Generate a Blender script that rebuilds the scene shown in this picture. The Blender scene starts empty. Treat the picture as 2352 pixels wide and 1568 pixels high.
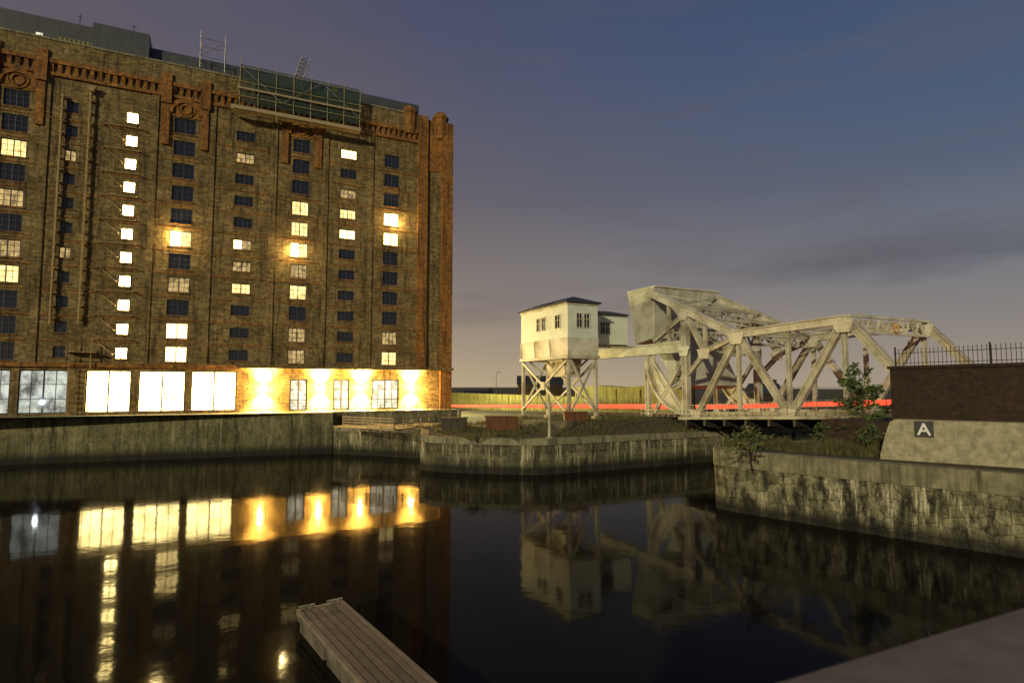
import bpy, bmesh, math, random
from mathutils import Vector, Matrix
random.seed(7)
R=random.random
U=random.uniform
scene=bpy.context.scene
col=scene.collection
# ------------------------------------------------------------------ survey frame
F,CX,CY,HC=1350.0,1176.0,784.0,7.6
P=math.atan(101/1350.0)
CAM=Vector((0,0,HC))
def ray(px,py):
    cx=(px-CX)/F; cy=(CY-py)/F
    return Vector((cx, math.cos(P)-cy*math.sin(P), math.sin(P)+cy*math.cos(P)))
AN=math.radians(26)
e1=Vector((math.cos(AN),math.sin(AN),0)); e2=Vector((math.sin(AN),-math.cos(AN),0)); EZ=Vector((0,0,1))
O=Vector((-8.5,78.9,0))
def W(a,b,z=0): return O+e1*a+e2*b+EZ*z
def hit(px,py,n,p):
    r=ray(px,py); return CAM+r*((p-CAM).dot(n)/r.dot(n))
def fac(px,py,b=0):
    h=hit(px,py,e2,W(0,b)); return (h-O).dot(e1),h.z
def tru(px,py,a):
    h=hit(px,py,e1,W(a,0)); return (h-O).dot(e2),h.z
def gnd(px,py,z): return hit(px,py,EZ,Vector((0,0,z)))
def cc(p): return (p-O).dot(e1),(p-O).dot(e2)
# ------------------------------------------------------------------ mesh builder
class MB:
    def __init__(s): s.v=[]; s.f=[]
    def add(s,vs,fs):
        n=len(s.v); s.v+= [Vector(v) for v in vs]; s.f+=[tuple(i+n for i in f) for f in fs]; return s
    def quad(s,a,b,c,d): return s.add([a,b,c,d],[(0,1,2,3)])
    def obox(s,p,u,v,w):
        p=Vector(p)
        return s.add([p,p+u,p+u+v,p+v,p+w,p+u+w,p+u+v+w,p+v+w],[(0,3,2,1),(4,5,6,7),(0,1,5,4),(1,2,6,5),(2,3,7,6),(3,0,4,7)])
    def cbox(s,a0,a1,b0,b1,z0,z1): return s.obox(W(a0,b0,z0),e1*(a1-a0),e2*(b1-b0),EZ*(z1-z0))
    def bar(s,p,q,w,t,up=None):
        p=Vector(p);q=Vector(q); d=(q-p).normalized()
        if up is None: up=EZ if abs(d.z)<.95 else e2
        sd=d.cross(up).normalized(); u=sd.cross(d)
        return s.obox(p-sd*w/2-u*t/2, q-p, sd*w, u*t)
    def ibar(s,p,q,w,t):
        p=Vector(p);q=Vector(q); d=(q-p).normalized(); n=e1; u=n.cross(d).normalized()
        s.obox(p-n*w/2-u*t/2,q-p,n*w,u*t*.16); s.obox(p-n*w/2+u*t*.34,q-p,n*w,u*t*.16)
        s.obox(p-n*w*.3-u*t*.34,q-p,n*w*.6,u*t*.68); return s
    def tube(s,p,q,r,r2=None,n=8,cap=True):
        p=Vector(p);q=Vector(q); r2=r if r2 is None else r2
        d=(q-p).normalized(); a=d.cross(EZ if abs(d.z)<.9 else Vector((1,0,0))).normalized(); b=d.cross(a)
        vs=[];fs=[]
        for k in range(n):
            t=2*math.pi*k/n; o=a*math.cos(t)+b*math.sin(t); vs+=[p+o*r,q+o*r2]
        for k in range(n):
            j=(k+1)%n; fs.append((2*k,2*j,2*j+1,2*k+1))
        if cap: fs.append(tuple(2*k for k in range(n))); fs.append(tuple(2*k+1 for k in reversed(range(n))))
        return s.add(vs,fs)
    def prism(s,prof,ext):
        n=len(prof); vs=[Vector(p) for p in prof]; vs+= [v+ext for v in vs]
        fs=[tuple(range(n)),tuple(range(2*n-1,n-1,-1))]+[(k,(k+1)%n,n+(k+1)%n,n+k) for k in range(n)]
        return s.add(vs,fs)
    def lathe(s,c,prof,n=12):
        vs=[];fs=[];m=len(prof)
        for k in range(n):
            t=2*math.pi*k/n
            for r,z in prof: vs.append(Vector((c[0]+r*math.cos(t),c[1]+r*math.sin(t),z)))
        for k in range(n):
            j=(k+1)%n
            for i in range(m-1): fs.append((k*m+i,j*m+i,j*m+i+1,k*m+i+1))
        return s.add(vs,fs)
    def build(s,name,mat,parent=None,smooth=False):
        me=bpy.data.meshes.new(name)
        if parent is not None:
            off=Vector((0,0,0)); q=parent
            while q: off+=q.location; q=q.parent
        else:
            xs=[v.x for v in s.v]; ys=[v.y for v in s.v]; off=Vector(((min(xs)+max(xs))/2,(min(ys)+max(ys))/2,min(v.z for v in s.v)))
        me.from_pydata([v-off for v in s.v],[],s.f)
        bm=bmesh.new(); bm.from_mesh(me); bmesh.ops.recalc_face_normals(bm,faces=bm.faces); bm.to_mesh(me); bm.free()
        if smooth:
            for p in me.polygons: p.use_smooth=True
        me.materials.append(mat)
        o=bpy.data.objects.new(name,me); col.objects.link(o)
        if parent is not None: o.parent=parent
        else: o.location=off
        return o
def tag(o,label,cat,group=None,kind=None):
    o['label']=label; o['category']=cat
    if group: o['group']=group
    if kind: o['kind']=kind
    return o
def thing(name,loc,label,cat,group=None):
    o=bpy.data.objects.new(name,None); col.objects.link(o); o.location=loc; o.empty_display_size=.3
    return tag(o,label,cat,group)
def struct(o): o['kind']='structure'; return o
# ------------------------------------------------------------------ materials
def L(r,g,b):
    f=lambda c:(c/255/12.92 if c/255<=.04045 else ((c/255+.055)/1.055)**2.4)
    return (f(r),f(g),f(b),1)
def c4(c): return tuple(c)+(1,) if len(c)==3 else c
def newmat(name):
    m=bpy.data.materials.new(name); m.use_nodes=True; nt=m.node_tree
    return m,nt,nt.nodes['Principled BSDF']
def nd(nt,t,ins=None,**pr):
    n=nt.nodes.new(t)
    for k,v in pr.items(): setattr(n,k,v)
    for k,v in (ins or {}).items():
        if isinstance(v,bpy.types.NodeSocket): nt.links.new(v,n.inputs[k])
        else: n.inputs[k].default_value=v
    return n
def ramp(nt,fac,stops,interp='LINEAR'):
    n=nt.nodes.new('ShaderNodeValToRGB'); n.color_ramp.interpolation=interp
    els=n.color_ramp.elements
    els.remove(els[1]); els[0].position=stops[0][0]; els[0].color=c4(stops[0][1])
    for p,c in stops[1:]:
        e=els.new(p); e.color=c4(c)
    nt.links.new(fac,n.inputs[0]); return n.outputs[0]
def mixc(nt,f,a,b,mode='MIX'):
    n=nt.nodes.new('ShaderNodeMix'); n.data_type='RGBA'; n.blend_type=mode
    for s,v in ((n.inputs[0],f),(n.inputs[6],a),(n.inputs[7],b)):
        if isinstance(v,bpy.types.NodeSocket): nt.links.new(v,s)
        elif isinstance(v,(int,float)): s.default_value=v
        else: s.default_value=c4(v)
    return n.outputs[2]
def pos(nt): return nt.nodes.new('ShaderNodeNewGeometry').outputs['Position']
def scaled(nt,v,s): return nd(nt,'ShaderNodeVectorMath',{0:v,1:s},operation='MULTIPLY').outputs[0]
def noise(nt,v,scale,detail=5,rough=.6):
    return nd(nt,'ShaderNodeTexNoise',{'Vector':v,'Scale':scale,'Detail':detail,'Roughness':rough}).outputs['Fac']
def wallcoord(nt):
    p=pos(nt); d=nd(nt,'ShaderNodeVectorMath',{0:p,1:tuple(e1+e2)},operation='DOT_PRODUCT').outputs['Value']
    z=nd(nt,'ShaderNodeSeparateXYZ',{0:p}).outputs[2]
    return nd(nt,'ShaderNodeCombineXYZ',{0:d,1:z}).outputs[0],p,z
def bump(nt,b,h,strength,dist=.05):
    n=nd(nt,'ShaderNodeBump',{'Height':h,'Strength':strength,'Distance':dist}); nt.links.new(n.outputs[0],b.inputs['Normal'])
def pmat(name,a,b,scale=1.0,rough=.8,bmp=.3,streak=None,sf=(.52,.68),metal=0,bd=.03,stretch=(1,1,1)):
    m,nt,bs=newmat(name); p=scaled(nt,pos(nt),stretch)
    n=noise(nt,p,scale,7,.65); c=ramp(nt,n,[(.32,a),(.68,b)])
    if streak:
        s=noise(nt,scaled(nt,pos(nt),(1.6,1.6,.12)),1.3,6,.7)
        k=ramp(nt,s,[(sf[0],(0,0,0)),(sf[1],(1,1,1))]); c=mixc(nt,k,c,streak)
    nt.links.new(c,bs.inputs['Base Color']); bs.inputs['Roughness'].default_value=rough; bs.inputs['Metallic'].default_value=metal
    if bmp: bump(nt,bs,noise(nt,pos(nt),scale*6,6,.7),bmp,bd)
    return m
def steelpaint(name,a,b,rust,grime,rs=(.58,.68)):
    m,nt,bs=newmat(name); p=pos(nt)
    c=ramp(nt,noise(nt,p,1.1,8,.7),[(.3,a),(.7,b)])
    s=noise(nt,scaled(nt,p,(2.4,2.4,.5)),1.3,9,.75); c=mixc(nt,ramp(nt,s,[(rs[0],(0,0,0)),(rs[1],(.85,.85,.85))]),c,rust)
    s2=noise(nt,p,.55,8,.72); c=mixc(nt,1.0,c,ramp(nt,s2,[(.43,(1,1,1)),(.64,grime)]),'MULTIPLY')
    nt.links.new(c,bs.inputs['Base Color']); bs.inputs['Roughness'].default_value=.6
    bump(nt,bs,noise(nt,p,9,6,.7),.2,.02); return m
def brick(name,a,b,mortar,bw,bh,ms,blot,rough=.9,streak=None,bmp=.4,sf=(.55,.7),tide=False):
    m,nt,bs=newmat(name); uv,p,z=wallcoord(nt)
    wob=nd(nt,'ShaderNodeTexNoise',{'Vector':p,'Scale':.7,'Detail':3}).outputs['Color']
    uv2=nd(nt,'ShaderNodeVectorMath',{0:uv,1:scaled(nt,wob,(bh*.25,bh*.25,0))},operation='ADD').outputs[0]
    t=nd(nt,'ShaderNodeTexBrick',{'Vector':uv2,'Color1':c4(a),'Color2':c4(b),'Mortar':c4(mortar),'Scale':1.0,'Mortar Size':ms,'Mortar Smooth':.4,'Bias':0.0,'Brick Width':bw,'Row Height':bh})
    c=t.outputs['Color']
    n=noise(nt,p,.35,8,.7); k=ramp(nt,n,[(.38,(0,0,0)),(.62,(1,1,1))]); c=mixc(nt,k,c,mixc(nt,1.0,c,blot,'MULTIPLY'))
    n2=noise(nt,p,3.0,6,.75); k=ramp(nt,n2,[(.35,(.5,.5,.5)),(.65,(1.45,1.45,1.45))]); c=mixc(nt,1.0,c,k,'MULTIPLY')
    if streak:
        s=noise(nt,scaled(nt,p,(1.5,1.5,.16)),1.2,7,.75)
        k=ramp(nt,s,[(sf[0],(0,0,0)),(sf[1],(1,1,1))]); c=mixc(nt,k,c,streak)
        s=noise(nt,scaled(nt,p,(2.2,2.2,.2)),1.0,7,.75)
        k=ramp(nt,s,[(.5,(1,1,1)),(.66,(.22,.22,.2))]); c=mixc(nt,1.0,c,k,'MULTIPLY')
    if tide:
        zz=nd(nt,'ShaderNodeMath',{0:z,1:nd(nt,'ShaderNodeMath',{0:n2,1:1.2},operation='MULTIPLY').outputs[0]},operation='SUBTRACT').outputs[0]
        k=ramp(nt,nd(nt,'ShaderNodeMapRange',{'Value':zz,'From Min':-.6,'From Max':1.0}).outputs[0],[(.3,(.1,.11,.08)),(.8,(1,1,1))]); c=mixc(nt,1.0,c,k,'MULTIPLY')
    nt.links.new(c,bs.inputs['Base Color']); bs.inputs['Roughness'].default_value=rough
    hh=nd(nt,'ShaderNodeMath',{0:noise(nt,p,5,6,.7),1:t.outputs['Fac']},operation='SUBTRACT').outputs[0]
    bump(nt,bs,hh,bmp,.06)
    return m
def rubble(name):
    m,nt,bs=newmat(name); uv,p,z=wallcoord(nt)
    wob=nd(nt,'ShaderNodeTexNoise',{'Vector':p,'Scale':1.3,'Detail':3}).outputs['Color']
    v=nd(nt,'ShaderNodeVectorMath',{0:scaled(nt,uv,(1.0,1.9,1)),1:scaled(nt,wob,(.45,.45,0))},operation='ADD').outputs[0]
    vd=nd(nt,'ShaderNodeTexVoronoi',{'Vector':v,'Scale':.95,'Randomness':.6},feature='DISTANCE_TO_EDGE',voronoi_dimensions='2D').outputs['Distance']
    vc=nd(nt,'ShaderNodeTexVoronoi',{'Vector':v,'Scale':.95,'Randomness':.6},feature='F1',voronoi_dimensions='2D').outputs['Color']
    bw=nd(nt,'ShaderNodeSeparateXYZ',{0:vc}).outputs[0]
    c=ramp(nt,bw,[(0,(.12,.115,.062)),(.5,(.2,.187,.105)),(1,(.3,.275,.165))])
    n2=noise(nt,p,5.0,9,.8); k=ramp(nt,n2,[(.32,(.35,.35,.35)),(.68,(1.55,1.55,1.5))]); c=mixc(nt,1.0,c,k,'MULTIPLY')
    jn=noise(nt,p,1.2,4,.6)
    jk=nd(nt,'ShaderNodeMath',{0:ramp(nt,vd,[(.0,(1,1,1)),(.04,(0,0,0))]),1:ramp(nt,jn,[(.36,(.1,.1,.1)),(.62,(.75,.75,.75))])},operation='MULTIPLY').outputs[0]
    c=mixc(nt,jk,c,(.035,.032,.02))
    mo=noise(nt,p,.8,9,.75); c=mixc(nt,ramp(nt,mo,[(.52,(0,0,0)),(.66,(.7,.7,.7))]),c,(.075,.08,.028))
    s=noise(nt,scaled(nt,p,(1.7,1.7,.22)),1.0,10,.76)
    c=mixc(nt,ramp(nt,s,[(.53,(0,0,0)),(.61,(.9,.9,.9))]),c,(.62,.57,.39))
    s2=noise(nt,scaled(nt,p,(1.2,1.2,.35)),1.15,10,.78)
    c=mixc(nt,1.0,c,ramp(nt,s2,[(.46,(1,1,1)),(.58,(.1,.1,.09))]),'MULTIPLY')
    zz=nd(nt,'ShaderNodeMath',{0:z,1:n2},operation='SUBTRACT').outputs[0]
    c=mixc(nt,1.0,c,ramp(nt,nd(nt,'ShaderNodeMapRange',{'Value':zz,'From Min':-.6,'From Max':.8}).outputs[0],[(.3,(.1,.1,.08)),(.8,(1,1,1))]),'MULTIPLY')
    nt.links.new(c,bs.inputs['Base Color']); bs.inputs['Roughness'].default_value=.85
    h=nd(nt,'ShaderNodeMath',{0:ramp(nt,vd,[(0,(0,0,0)),(.08,(1,1,1))]),1:noise(nt,p,6,7,.75),},operation='ADD').outputs[0]
    bump(nt,bs,h,.6,.08); return m
def glow(name,c,s,lo=.35,sc=1.4):
    m,nt,bs=newmat(name); p=pos(nt)
    n=noise(nt,scaled(nt,p,(1,1,.8)),sc,3,.6)
    k=nd(nt,'ShaderNodeMapRange',{'Value':n,'From Min':.35,'From Max':.62,'To Min':s*lo,'To Max':s}).outputs[0]
    bs.inputs['Base Color'].default_value=(.05,.05,.05,1); bs.inputs['Roughness'].default_value=.2
    bs.inputs['Emission Color'].default_value=c4(c); nt.links.new(k,bs.inputs['Emission Strength']); return m
M={}
M['brick']=brick('dark brick',(.31,.22,.075),(.14,.098,.037),(.24,.18,.082),.6,.2,.02,(.58,.55,.48),streak=(.1,.072,.03),sf=(.58,.76))
M['terra']=brick('orange brick',(.42,.18,.03),(.25,.11,.022),(.18,.1,.03),.5,.18,.015,(.55,.52,.48),streak=(.12,.07,.024),sf=(.55,.73))
M['brickdark']=brick('sooty brick',(.045,.025,.016),(.027,.016,.011),(.03,.021,.015),.45,.15,.014,(.7,.6,.6))
M['stone']=brick('quay blocks',(.21,.195,.105),(.11,.102,.056),(.04,.036,.025),1.5,.62,.016,(.42,.43,.36),streak=(.5,.45,.29),tide=True,bmp=.6,sf=(.53,.64))
M['conc']=brick('stained concrete',(.19,.178,.085),(.145,.137,.067),(.11,.1,.052),6.0,3.2,.008,(.6,.6,.5),streak=(.28,.26,.14),sf=(.54,.68),tide=True,bmp=.35)
M['coping']=pmat('coping stone',(.14,.133,.075),(.3,.275,.165),1.8,.85,.7,(.065,.064,.034),(.48,.66),bd=.05)
M['rubble']=rubble('rubble masonry')
M['rough']=pmat('pebbledash',(.24,.215,.13),(.52,.47,.3),2.6,.95,1.0,(.15,.14,.085),(.6,.78),bd=.08)
M['slate']=pmat('slate',(.02,.022,.028),(.04,.043,.05),2,.55,.2)
M['roofgrey']=pmat('roof cladding',(.045,.05,.055),(.07,.078,.08),.6,.5,.1,(.04,.044,.048))
M['frame']=pmat('window frame',(.03,.034,.045),(.05,.055,.07),2,.5,0)
m,nt,bs=newmat('dark glass'); bs.inputs['Base Color'].default_value=(.016,.02,.032,1); bs.inputs['Roughness'].default_value=.12
M['glass']=m
M['g_hot']=glow('ground floor light',(1,.74,.27),15,.4,1.0)
M['g_bright']=glow('bright window',(1,.72,.26),7.0,.7)
M['g_col']=glow('stair window light',(1,.76,.28),34,.75)
M['g_star']=glow('window with bright lamp',(1,.74,.28),36,.6)
M['g_mid']=glow('warm window',(1,.7,.24),2.6,.4)
M['g_dim']=glow('dim window',(1,.68,.25),.7,.25,2.2)
M['g_cool']=glow('cool window',(.72,.77,.66),1.0,.14,1.0)
M['g_door']=glow('door light',(.9,.86,.62),2.0,.3,1.2)
M['lens']=glow('lamp lens',(1,.8,.4),60,1)
M['coldlamp']=glow('cold lamp',(.85,.95,1),60,1)
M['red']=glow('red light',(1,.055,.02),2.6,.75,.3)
M['white']=steelpaint('weathered cream paint',(.54,.515,.4),(.72,.69,.55),(.32,.23,.11),(.5,.47,.4),(.58,.69))
M['white2']=steelpaint('dirty cream paint',(.41,.385,.28),(.62,.59,.46),(.2,.13,.055),(.36,.33,.27),(.56,.67))
M['cw']=steelpaint('counterweight paint',(.42,.41,.32),(.55,.54,.43),(.16,.11,.055),(.5,.47,.4))
m,nt,bs=newmat('weatherboard'); p=pos(nt); z=nd(nt,'ShaderNodeSeparateXYZ',{0:p}).outputs[2]
fr=nd(nt,'ShaderNodeMath',{0:nd(nt,'ShaderNodeMath',{0:z,1:3.6},operation='MULTIPLY').outputs[0]},operation='FRACT').outputs[0]
c=ramp(nt,noise(nt,p,.8,6),[(.3,(.55,.6,.49)),(.7,(.68,.73,.61))]); c=mixc(nt,1.0,c,ramp(nt,fr,[(0,(.6,.6,.56)),(.16,(1,1,1))]),'MULTIPLY')
nt.links.new(c,bs.inputs['Base Color']); bs.inputs['Roughness'].default_value=.6; bump(nt,bs,fr,.4,.03); M['board']=m
M['steel']=pmat('galvanised steel',(.2,.2,.17),(.34,.33,.27),3,.5,.1,metal=.4)
M['pole']=pmat('scaffold tube',(.24,.21,.11),(.36,.31,.16),3,.55,.1)
M['pipe']=pmat('rusty pipe',(.24,.17,.06),(.34,.24,.09),2,.7,.1,(.12,.07,.025))
M['iron']=pmat('black iron',(.015,.014,.013),(.03,.027,.024),4,.6,.1)
M['rust']=pmat('rusty orange steel',(.085,.032,.011),(.14,.052,.017),2,.85,.4,(.04,.018,.008))
M['darkskip']=pmat('dark painted steel',(.03,.026,.016),(.06,.048,.026),2,.8,.3)
M['wood']=pmat('weathered timber',(.26,.2,.1),(.4,.31,.17),3,.8,.4,stretch=(1,1,4))
M['plank']=pmat('pontoon planks',(.12,.086,.052),(.225,.165,.105),2.2,.75,.5,bd=.02)
M['plank2']=pmat('pontoon worn planks',(.095,.07,.044),(.18,.135,.088),2.6,.75,.5,bd=.02)
M['pedge']=pmat('pontoon edge boards',(.16,.125,.08),(.27,.215,.145),3.5,.75,.6,bd=.02)
M['float']=pmat('pontoon float',(.08,.07,.05),(.2,.18,.125),1.5,.7,.3,(.04,.038,.028))
M['asph']=pmat('asphalt',(.035,.035,.034),(.06,.058,.052),3,.9,.3)
M['earth']=pmat('rough ground',(.032,.03,.013),(.095,.08,.036),1.6,.95,.8,bd=.1)
M['paving']=pmat('quay paving',(.14,.12,.075),(.22,.195,.13),1.5,.85,.4)
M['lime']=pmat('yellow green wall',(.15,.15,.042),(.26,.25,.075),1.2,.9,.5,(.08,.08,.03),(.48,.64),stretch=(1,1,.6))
M['pale']=pmat('pale fence',(.15,.145,.055),(.24,.23,.09),2,.8,.2)
M['leaf']=pmat('leaf',(.03,.065,.014),(.1,.13,.028),3,.6,0)
M['bushleaf']=pmat('bush leaf',(.06,.085,.018),(.16,.17,.04),3,.6,0)
M['grassm']=pmat('grass',(.035,.04,.012),(.12,.11,.032),1.5,.8,0)
M['bark']=pmat('bark',(.05,.04,.025),(.1,.08,.05),5,.9,.4)
M['black']=pmat('black sign',(.012,.012,.013),(.02,.02,.021),4,.5,0)
M['signwhite']=pmat('sign white',(.62,.62,.56),(.74,.74,.68),5,.5,0)
M['signface']=pmat('sign face',(.6,.55,.32),(.72,.66,.4),5,.5,0)
M['signred']=pmat('sign orange',(.5,.15,.02),(.6,.2,.03),5,.5,0)
M['rail']=pmat('brown coping',(.14,.105,.075),(.23,.175,.125),7,.6,.5,bd=.004)
M['yellow']=pmat('yellow canvas',(.5,.42,.03),(.6,.5,.05),3,.7,.1)
m,nt,bs=newmat('green netting'); bs.inputs['Base Color'].default_value=(.018,.042,.034,1); bs.inputs['Roughness'].default_value=.9
tr=nt.nodes.new('ShaderNodeBsdfTransparent'); mx=nt.nodes.new('ShaderNodeMixShader'); k=ramp(nt,noise(nt,pos(nt),1.2,6,.7),[(.3,(.5,.5,.5)),(.7,(.9,.9,.9))])
nt.links.new(k,mx.inputs[0]); nt.links.new(tr.outputs[0],mx.inputs[1]); nt.links.new(bs.outputs[0],mx.inputs[2]); nt.links.new(mx.outputs[0],nt.nodes['Material Output'].inputs[0]); M['net']=m
m,nt,bs=newmat('dock water'); bs.inputs['Base Color'].default_value=(.011,.0095,.007,1); bs.inputs['Roughness'].default_value=.06; bs.inputs['IOR'].default_value=1.105
p=pos(nt); h=nd(nt,'ShaderNodeMath',{0:noise(nt,p,1.0,3,.5),1:noise(nt,p,.25,2,.5)},operation='ADD').outputs[0]
bump(nt,bs,h,.05,.1); M['water']=m
# ------------------------------------------------------------------ ground shapes
def roadz(b):
    if b>=28.7: return 4.3+min(b-28.7,18.3)*.055
    return max(1.7,4.3+(b-28.7)*.03)
def hz(a,b):
    t=max(0,min(1,min(a/5.0,(29-b)/6.0))); t=t*t*(3-2*t)
    return 3.0+(min(4.35,roadz(b)-.08)-3.0)*t
def offset(pts,d):
    out=[]
    for i,p in enumerate(pts):
        a=pts[max(i-1,0)]; b=pts[min(i+1,len(pts)-1)]
        def rn(s,t):
            v=(t-s); v.z=0; v.normalize(); return Vector((v.y,-v.x,0))
        if i==0: n=rn(p,b); k=1
        elif i==len(pts)-1: n=rn(a,p); k=1
        else:
            n1=rn(a,p);n2=rn(p,b); n=(n1+n2).normalized(); k=1/max(.4,n.dot(n1))
        out.append(p+n*d*k)
    return out
def loft(mb,pts,dout,din,z0,zt,h=None):
    A=offset(pts,dout);B=offset(pts,-din); vs=[];fs=[]
    for i,(a,b) in enumerate(zip(A,B)):
        t=zt[i]; lo=z0 if h is None else t-h
        vs+=[Vector((a.x,a.y,lo)),Vector((a.x,a.y,t)),Vector((b.x,b.y,t)),Vector((b.x,b.y,lo))]
    for i in range(len(A)-1):
        for k in range(4): fs.append((4*i+k,4*i+(k+1)%4,4*i+4+(k+1)%4,4*i+4+k))
    fs.append((0,1,2,3)); e=4*len(A)-4; fs.append((e+3,e+2,e+1,e)); mb.add(vs,fs)
def land(name,poly,zf,mat,cuts_a=(),cuts_b=()):
    bm=bmesh.new(); f=bm.faces.new([bm.verts.new(p) for p in poly]); bmesh.ops.triangulate(bm,faces=[f])
    for lst,n,fn in ((cuts_a,e1,lambda c:W(c,0)),(cuts_b,e2,lambda c:W(0,c))):
        for c in lst: bmesh.ops.bisect_plane(bm,geom=bm.verts[:]+bm.edges[:]+bm.faces[:],plane_co=fn(c),plane_no=n,dist=1e-4)
    for v in bm.verts: v.co.z=zf(*cc(v.co))
    bmesh.ops.recalc_face_normals(bm,faces=bm.faces)
    me=bpy.data.meshes.new(name); bm.to_mesh(me); bm.free(); me.materials.append(mat)
    o=bpy.data.objects.new(name,me); col.objects.link(o); return struct(o)
mb=MB(); mb.quad((-3000,-3000,0),(3000,-3000,0),(3000,4000,0),(-3000,4000,0)); struct(mb.build('water',M['water']))
QZ=4.5
terr=[(-120,1.0),(-48,1.6),(-15.8,5.6),(-15.8,3.2),(.6,3.2)]
land('quay_terrace',[W(*p) for p in terr]+[W(.6,-45),W(-120,-45)],lambda a,b:QZ,M['paving'])
lowp=[(-15.8,6.2),(-8.2,14.6),(-10.7,22.3),(-10.0,24.2),(-6.8,27.2),(-3.4,29.6),(-2.0,30.2),(14.5,30.0),(120,30.0)]
land('dockside_ground',[W(*p) for p in lowp]+[W(900,30),W(900,-1500),W(-15.8,-1500)],hz,M['earth'],
     [-12,-8,-5,-2,0,1,2,3,4,5,8,12,16,22,30,60],[29.4,29,28,27,26,25,24,23,20,15,10,0,-15,-30,-60,-120])
nq=[Vector(p) for p in [(110,86,0),(60,61.7,0),(15.2,39.8,0),(13.9,39.0,0),(13.0,38.2,0),(12.75,37.3,0),(13.2,36.4,0),(15.7,33.7,0),(18.7,30.5,0),(22.9,26.3,0),(30,19,0),(44,5,0)]]
land('near_quay_ground',nq+[Vector((44,-40,0)),Vector((140,-40,0)),Vector((160,80,0))],lambda a,b:3.62,M['earth'])
struct(land('road',[W(17.2,28.4),W(26.6,28.4),W(26.6,-400),W(17.2,-400)],lambda a,b:roadz(b)+.004,M['asph'],[],[0,-30,-57,-58,-120]))
mb=MB(); mb.cbox(10.4,45,47.2,110,0,5.28); struct(mb.build('road_embankment',M['brickdark']))
def qwall(name,pts,ztop,mat,cap,label,caph=.45):
    t=thing(name,Vector((pts[0].x,pts[0].y,0)),label,'wall')
    mb=MB(); loft(mb,pts,0,.8,-1.6,[z-caph for z in ztop]); mb.build('wall_face',mat,t)
    mb=MB(); loft(mb,pts,.07,.75,0,[z+.05 for z in ztop],caph+.045); mb.build('coping',cap,t)
    return t
qwall('quay_wall',[W(*p) for p in terr[:3]],[QZ]*3,M['conc'],M['conc'],'tall stained concrete quay wall below the warehouse at the left',.3)
mb=MB(); loft(mb,[W(-15.8,5.4),W(-15.8,3.2),W(.6,3.2)],.0,.3,2.5,[QZ+.04]*3)
tag(mb.build('terrace_wall',M['stone']),'low retaining wall edging the terrace in front of the warehouse doors','wall')
lp=[W(*p) for p in lowp]
qwall('quay_wall',lp[:2],[2.95,3.0],M['stone'],M['coping'],'short set back stone quay wall between the tall quay and the pier',.4)
qwall('quay_wall',lp[1:],[3.0]*8,M['stone'],M['coping'],'rounded stone pier wall with white stains in the middle of the dock',.5)
qwall('quay_wall',nq,[3.62]*len(nq),M['rubble'],M['coping'],'curving rubble stone quay wall with smooth coping at the right',.95)
# ------------------------------------------------------------------ warehouse
ZP=43.75
wh=thing('warehouse',W(-25,0,QZ),'huge brown brick warehouse with rows of lit and dark windows','building')
rows=[36.95-2.592*k for k in range(11)]
colspec=[(25,430,2.15,1.8),(153,510,1.05,1.2),(292,525,1.15,1.25),(415,548,2.15,1.75),(557,553,2.0,1.2),(687,577,1.95,1.72),(797,583,2.0,1.2),(897,600,1.95,1.72)]
colc=[fac(x,y)[0] for x,y,_,_ in colspec]
lit={0:{2:'g_mid',4:'g_dim',6:'g_dim',7:'g_mid',3:'glass'},1:{2:'g_dim',6:'g_dim'},2:{k:'g_col' for k in range(11)},
 3:{5:('g_star','g_mid'),7:'g_dim',9:'g_bright',10:'g_bright'},4:{1:'g_dim',5:('g_bright','g_dim'),6:'g_dim',7:'g_mid'},
 5:{3:'g_mid',4:'g_mid',5:('g_star','g_mid'),6:'g_dim',7:'g_mid',9:'g_dim',10:'g_dim'},
 6:{0:'g_bright',2:'g_dim',3:'g_mid',4:'g_bright'},7:{3:('g_bright','g_star'),4:'g_bright',9:'g_dim',10:'g_mid'}}
holes=[]; wins=[]
for ci,(c,(x,y,w,h)) in enumerate(zip(colc,colspec)):
    for k,z in enumerate(rows):
        holes.append((c-w/2,c+w/2,z-h/2,z+h/2)); wins.append((ci,k))
gw=[]
for x0,x1,mt in ((-75,22,'g_cool'),(40,155,'g_cool'),(195,300,'g_hot'),(317,425,'g_hot'),(438,543,'g_hot')):
    gw.append((fac(x0,895)[0],fac(x1,895)[0],4.75,9.2,mt))
gd=[(fac(a,905)[0],fac(b,905)[0],4.62,8.35) for a,b in ((665,706),(765,803),(853,916))]
allh=holes+[g[:4] for g in gw]+gd
mb=MB()
us=sorted(set([-75,0]+[h[i] for h in allh for i in (0,1)])); zs=sorted(set([3.2,ZP-1.3]+[h[i] for h in allh for i in (2,3)]))
for i in range(len(us)-1):
    for j in range(len(zs)-1):
        um=(us[i]+us[i+1])/2; zm=(zs[j]+zs[j+1])/2
        if any(h[0]<um<h[1] and h[2]<zm<h[3] for h in allh): continue
        mb.quad(W(us[i],0,zs[j]),W(us[i+1],0,zs[j]),W(us[i+1],0,zs[j+1]),W(us[i],0,zs[j+1]))
for h in allh:
    for (a,b),(c,d) in (((h[0],h[2]),(h[1],h[2])),((h[1],h[2]),(h[1],h[3])),((h[1],h[3]),(h[0],h[3])),((h[0],h[3]),(h[0],h[2]))):
        mb.quad(W(a,0,b),W(c,0,d),W(c,-.4,d),W(a,-.4,b))
mb.build('brick_wall',M['brick'],wh)
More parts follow.
